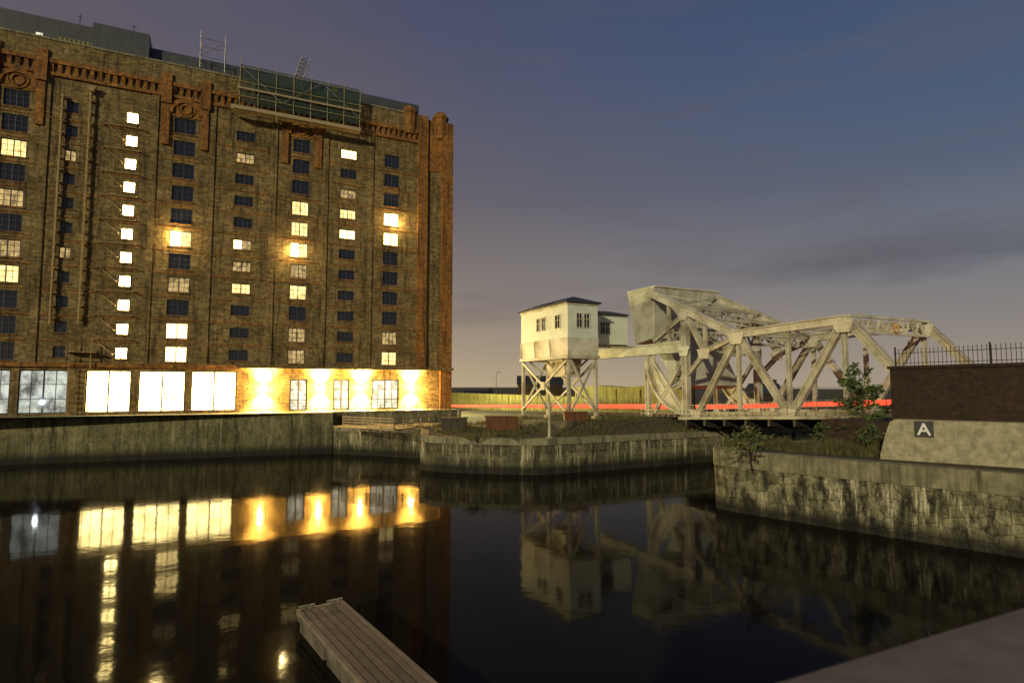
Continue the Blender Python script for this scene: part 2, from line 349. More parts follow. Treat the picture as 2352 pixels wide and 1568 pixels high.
mb=MB(); mb.quad(W(0,0,0),W(0,-45,0),W(0,-45,ZP-1.3),W(0,0,ZP-1.3)); mb.quad(W(-75,0,0),W(-75,-45,0),W(-75,-45,ZP-1.3),W(-75,0,ZP-1.3)); mb.quad(W(-75,-45,0),W(0,-45,0),W(0,-45,ZP-1.3),W(-75,-45,ZP-1.3))
mb.build('end_wall',M['brick'],wh)
def window(name,parent,a0,a1,z0,z1,nx,ny,mats,sill=True,thick=.06,bback=-.2,mid=True):
    g=.004; a0+=g;a1-=g;z0+=g;z1-=g
    mb=MB(); b=bback; fw=thick*1.4
    for u0,u1 in ((a0,a0+fw),(a1-fw,a1)): mb.cbox(u0,u1,b,b+.09,z0,z1)
    for u0,u1 in ((z0,z0+fw),(z1-fw,z1)): mb.cbox(a0+fw,a1-fw,b-.005,b+.085,u0,u1)
    for k in range(1,nx):
        u=a0+(a1-a0)*k/nx; t=thick*(1.8 if (mid and nx%2==0 and k==nx//2) else .8); mb.cbox(u-t/2,u+t/2,b+.01,b+.08,z0+fw,z1-fw)
    for k in range(1,ny):
        u=z0+(z1-z0)*k/ny; mb.cbox(a0+fw,a1-fw,b+.014,b+.074,u-thick*.4,u+thick*.4)
    fo=mb.build(name,M['frame'],parent)
    mats=mats if isinstance(mats,tuple) else (mats,)
    for i,mt in enumerate(mats):
        u0=a0+(a1-a0)*i/len(mats); u1=a0+(a1-a0)*(i+1)/len(mats)
        MB().quad(W(u0,b+.03,z0),W(u1,b+.03,z0),W(u1,b+.03,z1),W(u0,b+.03,z1)).build('pane',M[mt],fo)
    if sill: MB().cbox(a0-.12,a1+.12,b+.1,.09,z0-.13,z0+.005).build('sill',M['terra'],fo)
    return fo
for (ci,k),h in zip(wins,holes):
    small=colspec[ci][2]<1.5
    window('window',wh,*h,2 if small else 4,2 if colspec[ci][3]<1.5 else 3,lit.get(ci,{}).get(k,'glass'))
for a0,a1,z0,z1,mt in gw: window('tall_window',wh,a0,a1,z0,z1,max(4,int((a1-a0)/.95)),3,mt,False,.085,-.3)
for a0,a1,z0,z1 in gd: window('door',wh,a0,a1,z0,z1,2 if a1-a0<2.5 else 4,3,'g_door',False,.11,-.3)
a,z=fac(96,924,-.1); pc=W(a,-.1,z); MB().lathe((pc.x,pc.y),[(0,z-.2),(.15,z-.14),(.2,z),(.15,z+.14),(0,z+.2)],8).build('window_lamp',M['coldlamp'],wh)
def lamp(kind,parent,loc,energy,colr,rad=.12):
    ld=bpy.data.lights.new('lamp_glow',kind); ld.energy=energy; ld.color=colr; ld.shadow_soft_size=rad
    lo=bpy.data.objects.new('lamp_glow',ld); col.objects.link(lo); lo.parent=parent; lo.location=loc-parent.location; return lo
for px,py in ((402,543),(675,577),(908,512)):
    a,z=fac(px,py,.25); pc=W(a,.25,z)
    MB().lathe((pc.x,pc.y),[(0,z-.2),(.14,z-.14),(.2,z),(.14,z+.14),(0,z+.2)],8).build('window_lamp',M['lens'],wh)
    MB().bar(W(a,-.2,z+.2),W(a,.25,z+.15),.04,.04).build('lamp_bracket',M['iron'],wh)
    lamp('POINT',wh,W(a,.7,z),700,(1,.68,.24))
def pil(a,w,z0,z1,mat,pr=.14,nm='pilaster'): MB().cbox(a-w/2,a+w/2,-.05,pr,z0,z1).build(nm,mat,wh)
piers=[colc[0]-2.6,(colc[0]+colc[1])/2+.1,colc[2]+2.1,(colc[3]+colc[4])/2-.4,(colc[4]+colc[5])/2,(colc[5]+colc[6])/2,(colc[6]+colc[7])/2]
for a in piers: pil(a,.7,9.95,40.0,M['brick'])
for a in (-62,-57): pil(a,.7,9.95,40.0,M['brick'])
for k in range(11):
    z=rows[k]-1.38; MB().cbox(-75,-4.7,-.04,.05 if k%2 else .08,z-.07,z+.07).build('string_course',M['terra'],wh)
aL=fac(548,848)[0]
MB().cbox(-75,aL-.01,-.05,.34,9.5,9.93).build('ledge',M['terra'],wh)
MB().cbox(aL,.3,-.05,1.15,9.55,9.9).build('canopy',M['brick'],wh)
MB().cbox(-75,-4.7,-.05,.25,40.0,40.35).build('frieze',M['terra'],wh)
mb=MB(); a=-74.6
while a<-4.9:
    mb.prism([W(a,.0,40.37),W(a,.1,40.37),W(a,.28,41.25),W(a,0,41.25)],e1*.36); a+=.7
mb.build('corbel_course',M['terra'],wh)
MB().cbox(-75,-4.7,-.05,.38,41.27,41.75).build('cornice',M['terra'],wh)
MB().cbox(-75,-4.7,-.5,.26,41.752,ZP).build('parapet',M['brick'],wh)
MB().cbox(-75,-4.72,-.56,.34,ZP+.004,ZP+.22).build('parapet_coping',M['coping'],wh)
for ci in (0,3,5):
    c=colc[ci]; zc=38.3
    mb=MB()
    for r0,r1,pr in ((1.3,1.75,.3),(.42,.62,.22),(.75,.95,.16)):
        n=18
        for k in range(n):
            full = r0<1
            t0=(2*math.pi if full else math.pi)*k/n; t1=(2*math.pi if full else math.pi)*(k+1)/n
            zc2=zc+(.62 if full else 0)
            pr_=[W(c+r*math.cos(t),-.02,zc2+r*math.sin(t)) for r,t in ((r0,t0),(r1,t0),(r1,t1),(r0,t1))]
            mb.prism(pr_,e2*(pr+.02))
    mb.build('arch',M['terra'],wh)
    for s in (-1,1):
        pil(c+s*1.95,.75,34.5,40.0,M['terra'],.3,'arch_pier')
        MB().cbox(c+s*1.95-.5,c+s*1.95+.5,-.05,.5,39.2,42.6).build('arch_cap',M['terra'],wh)
    MB().cbox(c-1.5,c+1.5,-.02,.07,37.95,39.98).build('arch_panel',M['terra'],wh)
MB().cbox(-4.6,-3.3,-.05,.4,9.95,ZP+.1).build('corner_pier',M['terra'],wh)
MB().cbox(-1.3,.25,-1.5,.5,3.2,ZP-.3).build('corner_pier',M['terra'],wh)
MB().cbox(-3.298,-1.302,-.05,.12,36.5,ZP-.2).build('corner_panel',M['terra'],wh)
for k in range(11):
    z=rows[k]-1.38; MB().cbox(-4.68,-3.24,-.04,.44,z-.07,z+.07).build('corner_band',M['terra'],wh); 
    if k%2==0: MB().cbox(-1.36,.3,-.04,.56,z-.09,z+.09).build('corner_band',M['terra'],wh)
for px in (940,1011):
    c=fac(px,280,-.4)[0]; p=W(c,-.3); r=1.0; z0=ZP-2.6
    MB().lathe((p.x,p.y),[(0,z0),(r*.85,z0),(r,z0+.6),(r,ZP+.1),(r*1.15,ZP+.25),(r*1.15,ZP+.5),(r,ZP+.62),(r*.8,ZP+1.05),(r*.4,ZP+1.3),(0,ZP+1.36)],10).build('turret',M['terra'],wh)
zr1=fac(105,40,-4)[1]; zr2=fac(280,70,-3.4)[1]; zr3=fac(650,172,-4)[1]
a1=fac(215,60,-3.4)[0]; a2=fac(345,85,-3.4)[0]; a3=fac(962,245,-4)[0]
MB().prism([W(-75,-4,40),W(-75,-4,zr1),W(-75,-14,zr1+1),W(-75,-30,zr1),W(-75,-30,40)],e1*(a1+75)).build('roof',M['roofgrey'],wh)
MB().cbox(a1+.01,a2,-12,-3.0,40,zr2).build('roof_plant_room',M['roofgrey'],wh)
MB().prism([W(a2+.01,-4,40),W(a2+.01,-4,zr3-.4),W(a2+.01,-4.4,zr3),W(a2+.01,-14,zr3+.8),W(a2+.01,-30,zr3),W(a2+.01,-30,40)],e1*(a3-a2)).build('roof',M['roofgrey'],wh)
MB().quad(W(-75,-.4,ZP-1.8),W(0,-.4,ZP-1.8),W(0,-45,ZP-1.8),W(-75,-45,ZP-1.8)).build('roof_deck',M['slate'],wh)
for px,py in ((90,80),(445,160),(835,253)):
    a,z=fac(px,py,-3.9); MB().cbox(a-.3,a+.3,-4.2,-3.93,z-.25,z+.25).build('rooflight',M['g_door'],wh)
a,z=fac(175,97,-3.9)
mb=MB(); mb.cbox(a-1.7,a+1.8,-4.2,-3.95,z-.28,z-.2); mb.cbox(a-1.7,a+1.8,-4.2,-3.95,z+.2,z+.28)
for k in range(8): mb.cbox(a-1.6+k*.42,a-1.3+k*.42,-4.2,-3.9,z-.25,z+.25)
mb.build('roof_vent',M['pale'],wh)
for px,py,h in ((183,45,1.6),(307,58,1.1)):
    mb=MB(); a,z=fac(px,py+20,-5); mb.tube(W(a,-5,z),W(a,-5,z+h),.04); mb.tube(W(a-.3,-5,z+h*.8),W(a+.3,-5,z+h*.8),.03)
    mb.build('aerial',M['iron'],wh)
def pipe(px,py0,py1,hop=True):
    a=fac(px[0],py0)[0]; b=fac(px[1],py1)[0]; a=(a+b)/2; z0=fac(px[1],py1)[1]; z1=fac(px[0],py0)[1]
    mb=MB(); mb.tube(W(a,.42,z0),W(a,.42,z1),.13)
    if hop: mb.prism([W(a-.18,.25,z1),W(a+.18,.25,z1),W(a+.5,.25,z1+.6),W(a-.5,.25,z1+.6)],e2*.4)
    z=z0+.6
    while z<z1: mb.cbox(a-.2,a+.2,.0,.57,z-.06,z+.06); z+=1.3
    mb.build('drainpipe',M['pipe'],wh)
pipe((148,116),220,745,False); pipe((211,183),215,745)
a=fac(972,600)[0]; z1_=fac(976,365)[1]; mb=MB(); mb.tube(W(a,.2,9.95),W(a,.2,z1_),.07)
z=11
while z<z1_: mb.cbox(a-.12,a+.12,0,.28,z-.05,z+.05); z+=2.6
mb.build('drainpipe',M['iron'],wh)
for k in range(10):
    c=colc[2]; z=rows[k]-1.15; mb=MB()
    mb.bar(W(c-2.6,.12,z),W(c+.9,.12,z),.08,.08); mb.bar(W(c-2.2,.16,z-.2),W(c-.7,1.0,z-1.6),.06,.06); mb.bar(W(c-.7,0,z-1.6),W(c-.7,1.0,z-1.6),.08,.08); mb.bar(W(c-2.5,.0,z-.2),W(c-2.5,.7,z-.2),.08,.08); mb.bar(W(c+.8,0,z),W(c+.8,.9,z),.08,.08)
    mb.build('wall_bracket',M['pipe'],wh)
a=fac(185,850)[0]; mb=MB()
for s in (-.9,.9): mb.bar(W(a+s,.7,4.5),W(a+s,.7,12),.07,.07)
z=4.9
while z<12: mb.bar(W(a-.9,.7,z),W(a+.9,.7,z),.05,.05); z+=.55
mb.cbox(a-1.3,a+1.3,.1,1.2,11,11.1); mb.build('fire_ladder',M['pipe'],wh)
lab=['glowing wall lamp on the brick left of the doors','glowing wall lamp between the first and second doors','glowing wall lamp between the second and third doors','glowing wall lamp near the warehouse corner']
for px,lb in zip((605,736,829,943),lab):
    a=fac(px,880)[0]; z=7.25
    t=thing('wall_lamp',W(a,0,z-.3),lb,'lamp','lit wall lamps along the warehouse ground floor')
    MB().cbox(a-.12,a+.12,.01,.3,z-.14,z+.14).build('housing',M['iron'],t)
    for s in (-1,1):
        MB().cbox(a-.16,a+.16,.05,.33,z+s*.24-.09,z+s*.24+.09).build('lens',M['lens'],t)
        lo=lamp('SPOT',t,W(a,.5,z+s*.45),50000,(1,.63,.19)); ld=lo.data; ld.spot_size=math.radians(112); ld.spot_blend=1
        lo.rotation_euler=(Vector((0,0,s))-e2*.3).to_track_quat('-Z','Y').to_euler()
    lamp('POINT',t,W(a,.85,z),4200,(1,.6,.18),.2)
for b,lb in ((-12,'unseen street lamp added on the warehouse end wall nearest the dock'),(-42,'unseen street lamp added on the warehouse end wall farther along the road')):
    t=thing('added_street_lamp',W(0,b,9.5),lb,'lamp','unseen street lamps added on the warehouse end wall')
    MB().tube(W(0,b,9.5),W(1.6,b,10.3),.06).build('arm',M['iron'],t)
    MB().cbox(1.3,2.0,b-.15,b+.15,10.2,10.36).build('lamp_head',M['iron'],t)
    lamp('POINT',t,W(1.9,b,10.0),17000 if b>-20 else 110000,(1,.86,.38),.2)  # out-of-view lamps added to light the yellow green wall across the road
mb=MB(); a0=fac(565,935,2.4)[0]; a=a0
while a<-1: mb.bar(W(a,2.6,QZ),W(a,2.6,QZ+1.05),.05,.05); a+=1.5
for z in (.35,.7,1.05): mb.bar(W(a0,2.6,QZ+z),W(-1.2,2.6,QZ+z),.035,.035)
tag(mb.build('handrail',M['iron']),'thin metal handrail along the terrace below the wall lamps','railing')
# scaffold on the parapet
sb=1.7; sa0=fac(550,230,sb)[0]; sa1=fac(826,290,sb)[0]; sz0=fac(690,277,sb)[1]; sz1=fac(690,178,sb)[1]
sc=thing('scaffold',W((sa0+sa1)/2,sb,sz0),'green netted scaffold clinging to the warehouse parapet','scaffold')
n=8
for k in range(n):
    a=sa0+(sa1-sa0)*k/(n-1); MB().tube(W(a,sb,sz0-.3),W(a,sb,sz1+.6),.045,n=6).build('pole',M['pole'],sc)
    MB().tube(W(a,.2,sz0-.1),W(a,sb+.3,sz0-.1),.05,n=6).build('transom',M['pole'],sc)
for k,f in enumerate((0,.3,.62,.95)):
    z=sz0+(sz1-sz0)*f; MB().tube(W(sa0-.5,sb+.12,z),W(sa1+.4,sb+.12,z),.04,n=6).build('ledger',M['pole'],sc)
for k in range(3):
    u0=sa0+(sa1-sa0)*k/3; u1=sa0+(sa1-sa0)*(k+1)/3; MB().tube(W(u0,sb+.2,sz0+(sz1-sz0)*(.3 if k%2 else .95)),W(u1,sb+.2,sz0+(sz1-sz0)*(.95 if k%2 else .3)),.035,n=6).build('brace',M['steel'],sc)
MB().cbox(sa0-.9,sa1+.1,.75,sb-.1,sz0-.02,sz0+.12).build('walkway_board',M['wood'],sc)
MB().cbox(sa0-.9,sa1+.1,sb+.2,sb+.26,sz0-.05,sz0+.38).build('toe_board',M['wood'],sc)
MB().cbox(sa0-.3,sa1+.1,sb+.2,sb+.25,sz0+(sz1-sz0)*.45,sz0+(sz1-sz0)*.45+.22).build('toe_board',M['wood'],sc)
MB().quad(W(sa0,sb-.08,sz0+.9),W(sa1,sb-.08,sz0+.9),W(sa1,sb-.08,sz1+.1),W(sa0,sb-.08,sz1+.1)).build('netting',M['net'],sc)
a,z=fac(770,203,sb); MB().prism([W(a-.3,sb-.5,z-.4),W(a+.3,sb-.5,z-.4),W(a+.36,sb-.5,z+.2),W(a+.1,sb-.5,z+.45),W(a-.3,sb-.5,z+.3)],e2*.35).build('canvas_bag',M['yellow'],sc)
def lattice(mb,p,q,n,wv,dv,r):
    c=[(0,0),(1,0),(1,1),(0,1)]
    for i,j in c: mb.tube(p+wv*i+dv*j,q+wv*i+dv*j,r,n=5)
    for k in range(n):
        s=p.lerp(q,k/n); t=p.lerp(q,(k+1)/n)
        for m_ in range(4):
            i0,j0=c[m_]; i1,j1=c[(m_+1)%4]
            mb.tube(s+wv*i0+dv*j0,t+wv*i1+dv*j1,r*.7,n=4); mb.tube(s+wv*i0+dv*j0,s+wv*i1+dv*j1,r*.7,n=4)
a0_,z0_=fac(672,180,-2); a1_,z1_=fac(694,128,-2)
mb=MB(); lattice(mb,W(a0_,-2,z0_-.8),W(a1_,-2,z1_),7,e1*1.0,e2*-.8,.05); tag(mb.build('hoist_mast',M['steel']),'tilted grey lattice mast standing above the scaffold','mast')
mb=MB(); a0_,z0_=fac(460,128,-3); a1_,z1_=fac(518,100,-3)
for a in (a0_,a1_):
    mb.tube(W(a,-3,z0_-1.5),W(a,-3,z1_+.9),.045,n=5); mb.tube(W(a,-5,z0_-1.5),W(a,-5,z1_+.5),.045,n=5); mb.tube(W(a,-3,z0_),W(a,-5,z0_),.035,n=5); mb.tube(W(a,-3,z0_-1.4),W(a,-5,z1_),.03,n=5)
for z in (z0_,z1_): mb.tube(W(a0_,-3,z),W(a1_,-3,z),.04,n=5); mb.tube(W(a0_,-5,z),W(a1_,-5,z),.04,n=5)
mb.tube(W(a0_,-3,z0_),W(a1_,-3,z1_),.035,n=5)
tag(mb.build('rooftop_scaffold',M['steel']),'small open pole scaffold on the warehouse roof','scaffold')
# ------------------------------------------------------------------ control cabin on stilts
cb=thing('control_cabin',W(7.8,15.5,4.3),'cream weatherboard bridge cabin raised on steel stilts','building')
A0,A1,B0,B1=5.85,9.7,10.0,21.0; ZW0,ZW1=12.75,16.5
def cabin_walls(mb,a0,a1,b0,b1,z0,z1):
    for p,q in (((a0,b0),(a0,b1)),((a0,b1),(a1,b1)),((a1,b1),(a1,b0)),((a1,b0),(a0,b0))): mb.quad(W(*p,z0),W(*q,z0),W(*q,z1),W(*p,z1))
    mb.quad(W(a0,b0,z0),W(a1,b0,z0),W(a1,b1,z0),W(a0,b1,z0))
mb=MB(); cabin_walls(mb,A0,A1,B0,B1,ZW0,ZW1); mb.build('wall',M['board'],cb)
def hip(mb,a0,a1,b0,b1,z,h,ov=.35):
    a0-=ov;a1+=ov;b0-=ov;b1+=ov; m_=(a0+a1)/2; d=(a1-a0)/2
    vs=[W(a0,b0,z),W(a1,b0,z),W(a1,b1,z),W(a0,b1,z),W(m_,b0+d,z+h),W(m_,b1-d,z+h),W(a0,b0,z-.14),W(a1,b0,z-.14),W(a1,b1,z-.14),W(a0,b1,z-.14)]
    mb.add(vs,[(0,1,4),(1,2,5,4),(2,3,5),(3,0,4,5),(0,1,7,6),(1,2,8,7),(2,3,9,8),(3,0,6,9),(6,7,8,9)])
mb=MB(); hip(mb,A0,A1,B0,B1,ZW1+.16,.85); mb.build('roof',M['slate'],cb)
MB().cbox(A0-.1,A1+.1,B0-.1,B1+.1,ZW1-.22,ZW1+.015).build('eaves_board',M['white'],cb)
mb=MB(); zt=ZW0-.002; zb=10.86
vs=[W(A0+.02,B0+.02,zb),W(A1-.02,B0+.02,zb),W(A1-.02,B1-.02,zb),W(A0+.02,B1-.02,zb),W(A0-.08,B0-.08,zt),W(A1+.08,B0-.08,zt),W(A1+.08,B1+.08,zt),W(A0-.08,B1+.08,zt)]
mb.add(vs,[(0,3,2,1),(4,5,6,7),(0,1,5,4),(1,2,6,5),(2,3,7,6),(3,0,4,7)])
mb.build('skirt',M['white'],cb)
for b in (B0+.1,B0+3.6,B0+7.2): MB().bar(W(A0,b,zb),W(A0-.1,b,zt-.05),.12,.1).build('skirt_rib',M['white2'],cb)
MB().cbox(A0-.15,A1+.15,B0-.15,B1+.15,10.5,10.84).build('floor_beam',M['white2'],cb)
def cwin(plane,u0,u1,z0,z1,parent,face):
    mb=MB(); pn=MB()
    def bx(m_,x0,x1,d0,d1,y0,y1):
        if plane=='L': m_.cbox(face-d1,face-d0,x0,x1,y0,y1)
        else: m_.cbox(x0,x1,face+d0,face+d1,y0,y1)
    t=.09
    bx(mb,u0-t,u0,-.02,.09,z0-t,z1+t); bx(mb,u1,u1+t,-.02,.09,z0-t,z1+t); bx(mb,u0,u1,-.02,.085,z0-t,z0); bx(mb,u0,u1,-.02,.085,z1,z1+t)
    bx(mb,(u0+u1)/2-.03,(u0+u1)/2+.03,.0,.06,z0,z1); bx(mb,u0,u1,.0,.055,z0+(z1-z0)*.6,z0+(z1-z0)*.6+.05)
    fo=mb.build('window',M['white'],parent); bx(pn,u0,u1,-.01,.02,z0,z1); pn.build('pane',M['glass'],fo)
for px,w in ((1237,.75),(1249,.75),(1281,1.0)):
    b,z=tru(px,742,A0); cwin('L',b-w/2,b+w/2,13.9,15.3,cb,A0)
for px in (1330,1347):
    a,z=fac(px,734,B1); cwin('F',a-.32,a+.32,13.9,15.35,cb,B1)
AB=18.0
mb=MB(); cabin_walls(mb,A1+.01,16.0,11.5,AB,12.4,15.8); mb.build('annex_wall',M['board'],cb)
mb=MB(); mb.prism([W(A1+.02,11.2,15.82),W(A1+.02,AB+.3,15.82),W(A1+.02,AB+.3,15.98),W(A1+.02,14.7,16.75),W(A1+.02,11.2,15.98)],e1*6.3); mb.build('annex_roof',M['slate'],cb)
for px in (1384,1396):
    a,z=fac(px,750,AB); cwin('F',a-.3,a+.3,13.6,14.95,cb,AB)
MB().bar(W(A1,AB-.6,12.2),W(16.4,AB-.6,12.2),.35,.36).build('annex_beam',M['white2'],cb)
for a,b in ((A0+.2,B0+.2),(A1-.2,B0+.2),(A0+.2,B1-.2),(A1-.2,B1-.2)):
    mb=MB(); mb.ibar(W(a,b,hz(a,b)+.3),W(a,b,10.5),.34,.34); mb.build('leg',M['white2'],cb)
    MB().cbox(a-.4,a+.4,b-.4,b+.4,hz(a,b)-.1,hz(a,b)+.3).build('footing',M['coping'],cb)
def xbr(p,q,z0,z1):
    for s,t in (((p,z0),(q,z1)),((p,z1),(q,z0))): MB().bar(W(*s[0],s[1]),W(*t[0],t[1]),.14,.25).build('brace',M['white2'],cb)
xbr((A0+.05,B0+.4),(A0+.05,B1-.4),4.8,10.3); xbr((A0+.4,B1-.06),(A1-.4,B1-.06),4.8,10.3); xbr((A1-.05,B0+.4),(A1-.05,B1-.4),4.8,10.3); xbr((A0+.4,B0+.06),(A1-.4,B0+.06),4.8,10.3)
m_=(B0+B1)/2
MB().cbox(A0-.12,A0+.2,m_-.45,m_+.45,7.1,8.0).build('gusset_plate',M['white2'],cb)
for b in (B0+1.6,m_,B1-1.6):
    mb=MB(); mb.bar(W(A0+.3,b,10.5),W((A0+A1)/2,b,9.2),.14,.2); mb.bar(W(A1-.3,b,10.5),W((A0+A1)/2,b,9.2),.14,.2)
    mb.build('knee_brace',M['white2'],cb)
MB().prism([W(7.0,14,10.5),W(9.5,14,10.5),W(9.2,14,8.6),W(7.4,14,8.6)],e2*4).build('machinery_hopper',M['white2'],cb)
# ------------------------------------------------------------------ bascule bridge
br=thing('bascule_bridge',W(21.5,34,4.3),'cream steel lifting bridge with huge raised counterweight box','bridge')
NA,FA=16.6,27.1
MB().prism([W(NA+.3,16.9,18.85),W(NA+.3,21.9,18.85),W(NA+.3,21.5,13.0),W(NA+.3,18.3,12.5)],e1*(FA-NA-.6)).build('counterweight',M['cw'],br)
mb=MB()
for a in (NA+.34,NA+3.6,NA+6.9,FA-.5): mb.prism([W(a,21.88,18.6),W(a,21.95,18.6),W(a,21.6,13.2),W(a,21.5,13.2)],e1*.12)
mb.cbox(NA+.25,FA-.25,16.85,22.05,18.852,19.0); mb.build('counterweight_trim',M['white'],br)
T0=(21.6,18.2); T1=(33.9,12.45); T2=(45.1,12.75)
def bz(b): return roadz(b)+.35
for a in (NA,FA):
    def mem(nm,p,q,w,t):
        MB().ibar(W(a,p[0],p[1]),W(a,q[0],q[1]),w,t*.9).build(nm,M['white2'] if nm!='top_chord' else M['white'],br)
    mem('top_chord',T0,T1,.6,.92); mem('top_chord',(T1[0]-.1,T1[1]),T2,.55,.82)
    mem('end_post',T2,(51.8,4.9),.5,.76)
    mem('diagonal',(34.1,12.3),(28.7,bz(28.7)),.42,.68); mem('diagonal',(34.3,12.3),(39.4,bz(39.4)),.42,.68)
    mem('diagonal',(44.7,12.5),(39.9,bz(39.9)),.42,.68)
    for b,zt in ((34.2,12.2),(39.65,12.4),(44.8,12.4)): mem('vertical_post',(b,bz(b)),(b,zt),.32,.38)
    mem('bottom_chord',(27.0,bz(27)-.1),(51.6,bz(51.6)-.1),.5,.8)
    mem('tower_post',(27.1,4.0),(27.1,15.4),.6,.82); mem('tower_post',(20.9,4.0),(20.9,11.1),.5,.65)
    mem('strut',(22.0,12.6),(27.0,15.0),.4,.6); mem('strut',(27.3,15.0),(30.0,10.9),.4,.65); mem('strut',(30.0,11.0),(33.8,12.2),.4,.6); mem('strut',(30.0,10.9),(27.2,8.6),.34,.5)
    mem('strut',(30.0,10.9),(29.9,14.2),.3,.4); mem('strut',(24.6,12.0),(24.6,16.6),.3,.4)
    mem('rack_girder',(11.3,11.6),(26.8,11.7),.8,1.35)
    mem('strut',(21.2,10.9),(26.9,4.6),.34,.6); mem('strut',(22.0,4.6),(26.8,10.6),.3,.45)
    mb=MB(); n=14; c=(27.1,11.0)
    for k in range(n):
        t0=math.pi+math.pi/2*k/n; t1=math.pi+math.pi/2*(k+1)/n
        for r0,r1,w in ((6.2,6.5,.5),(5.0,6.2,.16)):
            pr_=[W(a-w/2,c[0]+r*math.cos(t),c[1]+r*math.sin(t)) for r,t in ((r0,t0),(r1,t0),(r1,t1),(r0,t1))]; mb.prism(pr_,e1*w)
    mb.build('rolling_segment',M['white2'],br)
    for (b,z,s) in ((34.2,12.3,1.0),(44.9,12.5,.95),(30.0,11.0,.9),(39.65,bz(39.6)+.1,.85),(28.7,bz(28.7)+.2,.85),(27.1,15.1,.8),(27.1,11.4,.9)):
        MB().prism([W(a-.36,b-s,z+.3*s),W(a-.36,b+s,z+.3*s),W(a-.36,b+s*.6,z-.8*s),W(a-.36,b-s*.6,z-.8*s)],e1*.05).build('gusset_plate',M['white'],br)
# slanted dark machinery plate hanging below the counterweight
MB().prism([W(NA+1.2,20.5,12.9),W(NA+1.2,22.6,12.9),W(NA+1.2,25.6,7.6),W(NA+1.2,24.2,7.2)],e1*(FA-NA-2.4)).build('machinery_plate',M['cw'],br)
def lat(mb,p,q,h,n,t=.1,hv=EZ):
    p=Vector(p);q=Vector(q); mb.bar(p,q,.22,.22); mb.bar(p-hv*h,q-hv*h,.22,.22)
    for k in range(n):
        s=p.lerp(q,k/n); u=p.lerp(q,(k+1)/n); m_=p.lerp(q,(k+.5)/n); mb.bar(s,m_-hv*h,t,t); mb.bar(m_-hv*h,u,t,t)
mb=MB(); lat(mb,W(NA,T2[0]+.15,T2[1]+.3),W(FA,T2[0]+.15,T2[1]+.3),1.25,8,.13); mb.build('portal_frame',M['white'],br)
mb=MB(); lat(mb,W(NA,T1[0],T1[1]+.3),W(FA,T1[0],T1[1]+.3),1.2,8,.13); mb.build('portal_frame',M['white2'],br)
mb=MB(); lat(mb,W(NA,28,15.6),W(FA,28,15.6),1.1,8,.13); mb.build('portal_frame',M['white2'],br)
mb=MB()
for k in range(3):
    f0=k/3;f1=(k+1)/3
    p0=W(NA,T0[0]+(T1[0]-T0[0])*f0,T0[1]+(T1[1]-T0[1])*f0);p1=W(NA,T0[0]+(T1[0]-T0[0])*f1,T0[1]+(T1[1]-T0[1])*f1); d=e1*(FA-NA)
    mb.bar(p0,p1+d,.14,.16); mb.bar(p0+d,p1,.14,.14); mb.bar(p1,p1+d,.2,.24)
for k in range(2):
    b0=T1[0]+(T2[0]-T1[0])*k/2;b1=T1[0]+(T2[0]-T1[0])*(k+1)/2; d=e1*(FA-NA); z=T1[1]+.15
    mb.bar(W(NA,b0,z),W(FA,b1,z),.14,.16); mb.bar(W(FA,b0,z),W(NA,b1,z),.14,.14); mb.bar(W(NA,b1,z),W(FA,b1,z),.2,.26)
mb.build('top_lateral',M['white2'],br)
for z in (8.6,13.4):
    mb=MB(); lat(mb,W(NA,24.5,z),W(FA,24.5,z),.9,7); mb.build('tower_brace',M['white2'],br)
mb=MB()
for k in range(9):
    f0=.12+k*.085; f1=f0+.085; fm=(f0+f1)/2
    g=lambda f,o:W(FA-.5,T0[0]+(T1[0]-T0[0])*f,T0[1]+(T1[1]-T0[1])*f-o)
    mb.bar(g(f0,.5),g(fm,1.5),.1,.1); mb.bar(g(fm,1.5),g(f1,.5),.1,.1)
mb.bar(W(FA-.5,T0[0]+1.4,T0[1]-2.2),W(FA-.5,T1[0]-1.3,T1[1]-.9),.18,.2); mb.build('arm_lacing',M['white2'],br)
mb=MB()
mb.prism([W(NA+.3,28.6,roadz(28.6)-.1),W(NA+.3,47.4,roadz(47.4)-.1),W(NA+.3,47.4,roadz(47.4)+.01),W(NA+.3,28.6,roadz(28.6)+.01)],e1*(FA-NA-.6)); mb.build('deck',M['asph'],br)
mb=MB(); mb.prism([W(NA-2.0,28.0,roadz(28)-.12),W(NA-2.0,47.4,roadz(47.4)-.12),W(NA-2.0,47.4,roadz(47.4)+.12),W(NA-2.0,28,roadz(28)+.12)],e1*1.6); mb.build('footway',M['white2'],br)
mb=MB()
for k in range(8):
    b=29+k*2.5; mb.bar(W(NA-1.9,b,roadz(b)-.45),W(FA,b,roadz(b)-.45),.25,.55); mb.bar(W(NA-1.7,b,roadz(b)-.2),W(NA+.1,b,roadz(b)-1.1),.15,.2)
mb.bar(W(NA+1.5,28.5,3.7),W(NA+1.5,47.5,4.4),.3,.7); mb.bar(W(NA+8.5,28.5,3.7),W(NA+8.5,47.5,4.4),.3,.7)
mb.build('floor_framing',M['iron'],br)
mb=MB()
b=22.0
while b<49: mb.bar(W(NA-1.95,b,roadz(b)+.1),W(NA-1.95,b,roadz(b)+1.3),.05,.05); b+=.9
for h in (.45,.85,1.3):
    mb.bar(W(NA-1.95,28.7,roadz(28.7)+h),W(NA-1.95,47,roadz(47)+h),.04,.05); mb.bar(W(NA-1.95,22,roadz(22)+h),W(NA-1.95,28.7,roadz(28.7)+h),.04,.05)
mb.build('footway_railing',M['steel'],br)
def disc(mb,c,n,r,t,k=20):
    a=n.cross(EZ).normalized(); mb.prism([c+(a*math.cos(2*math.pi*i/k)+EZ*math.sin(2*math.pi*i/k))*r for i in range(k)],n*t)
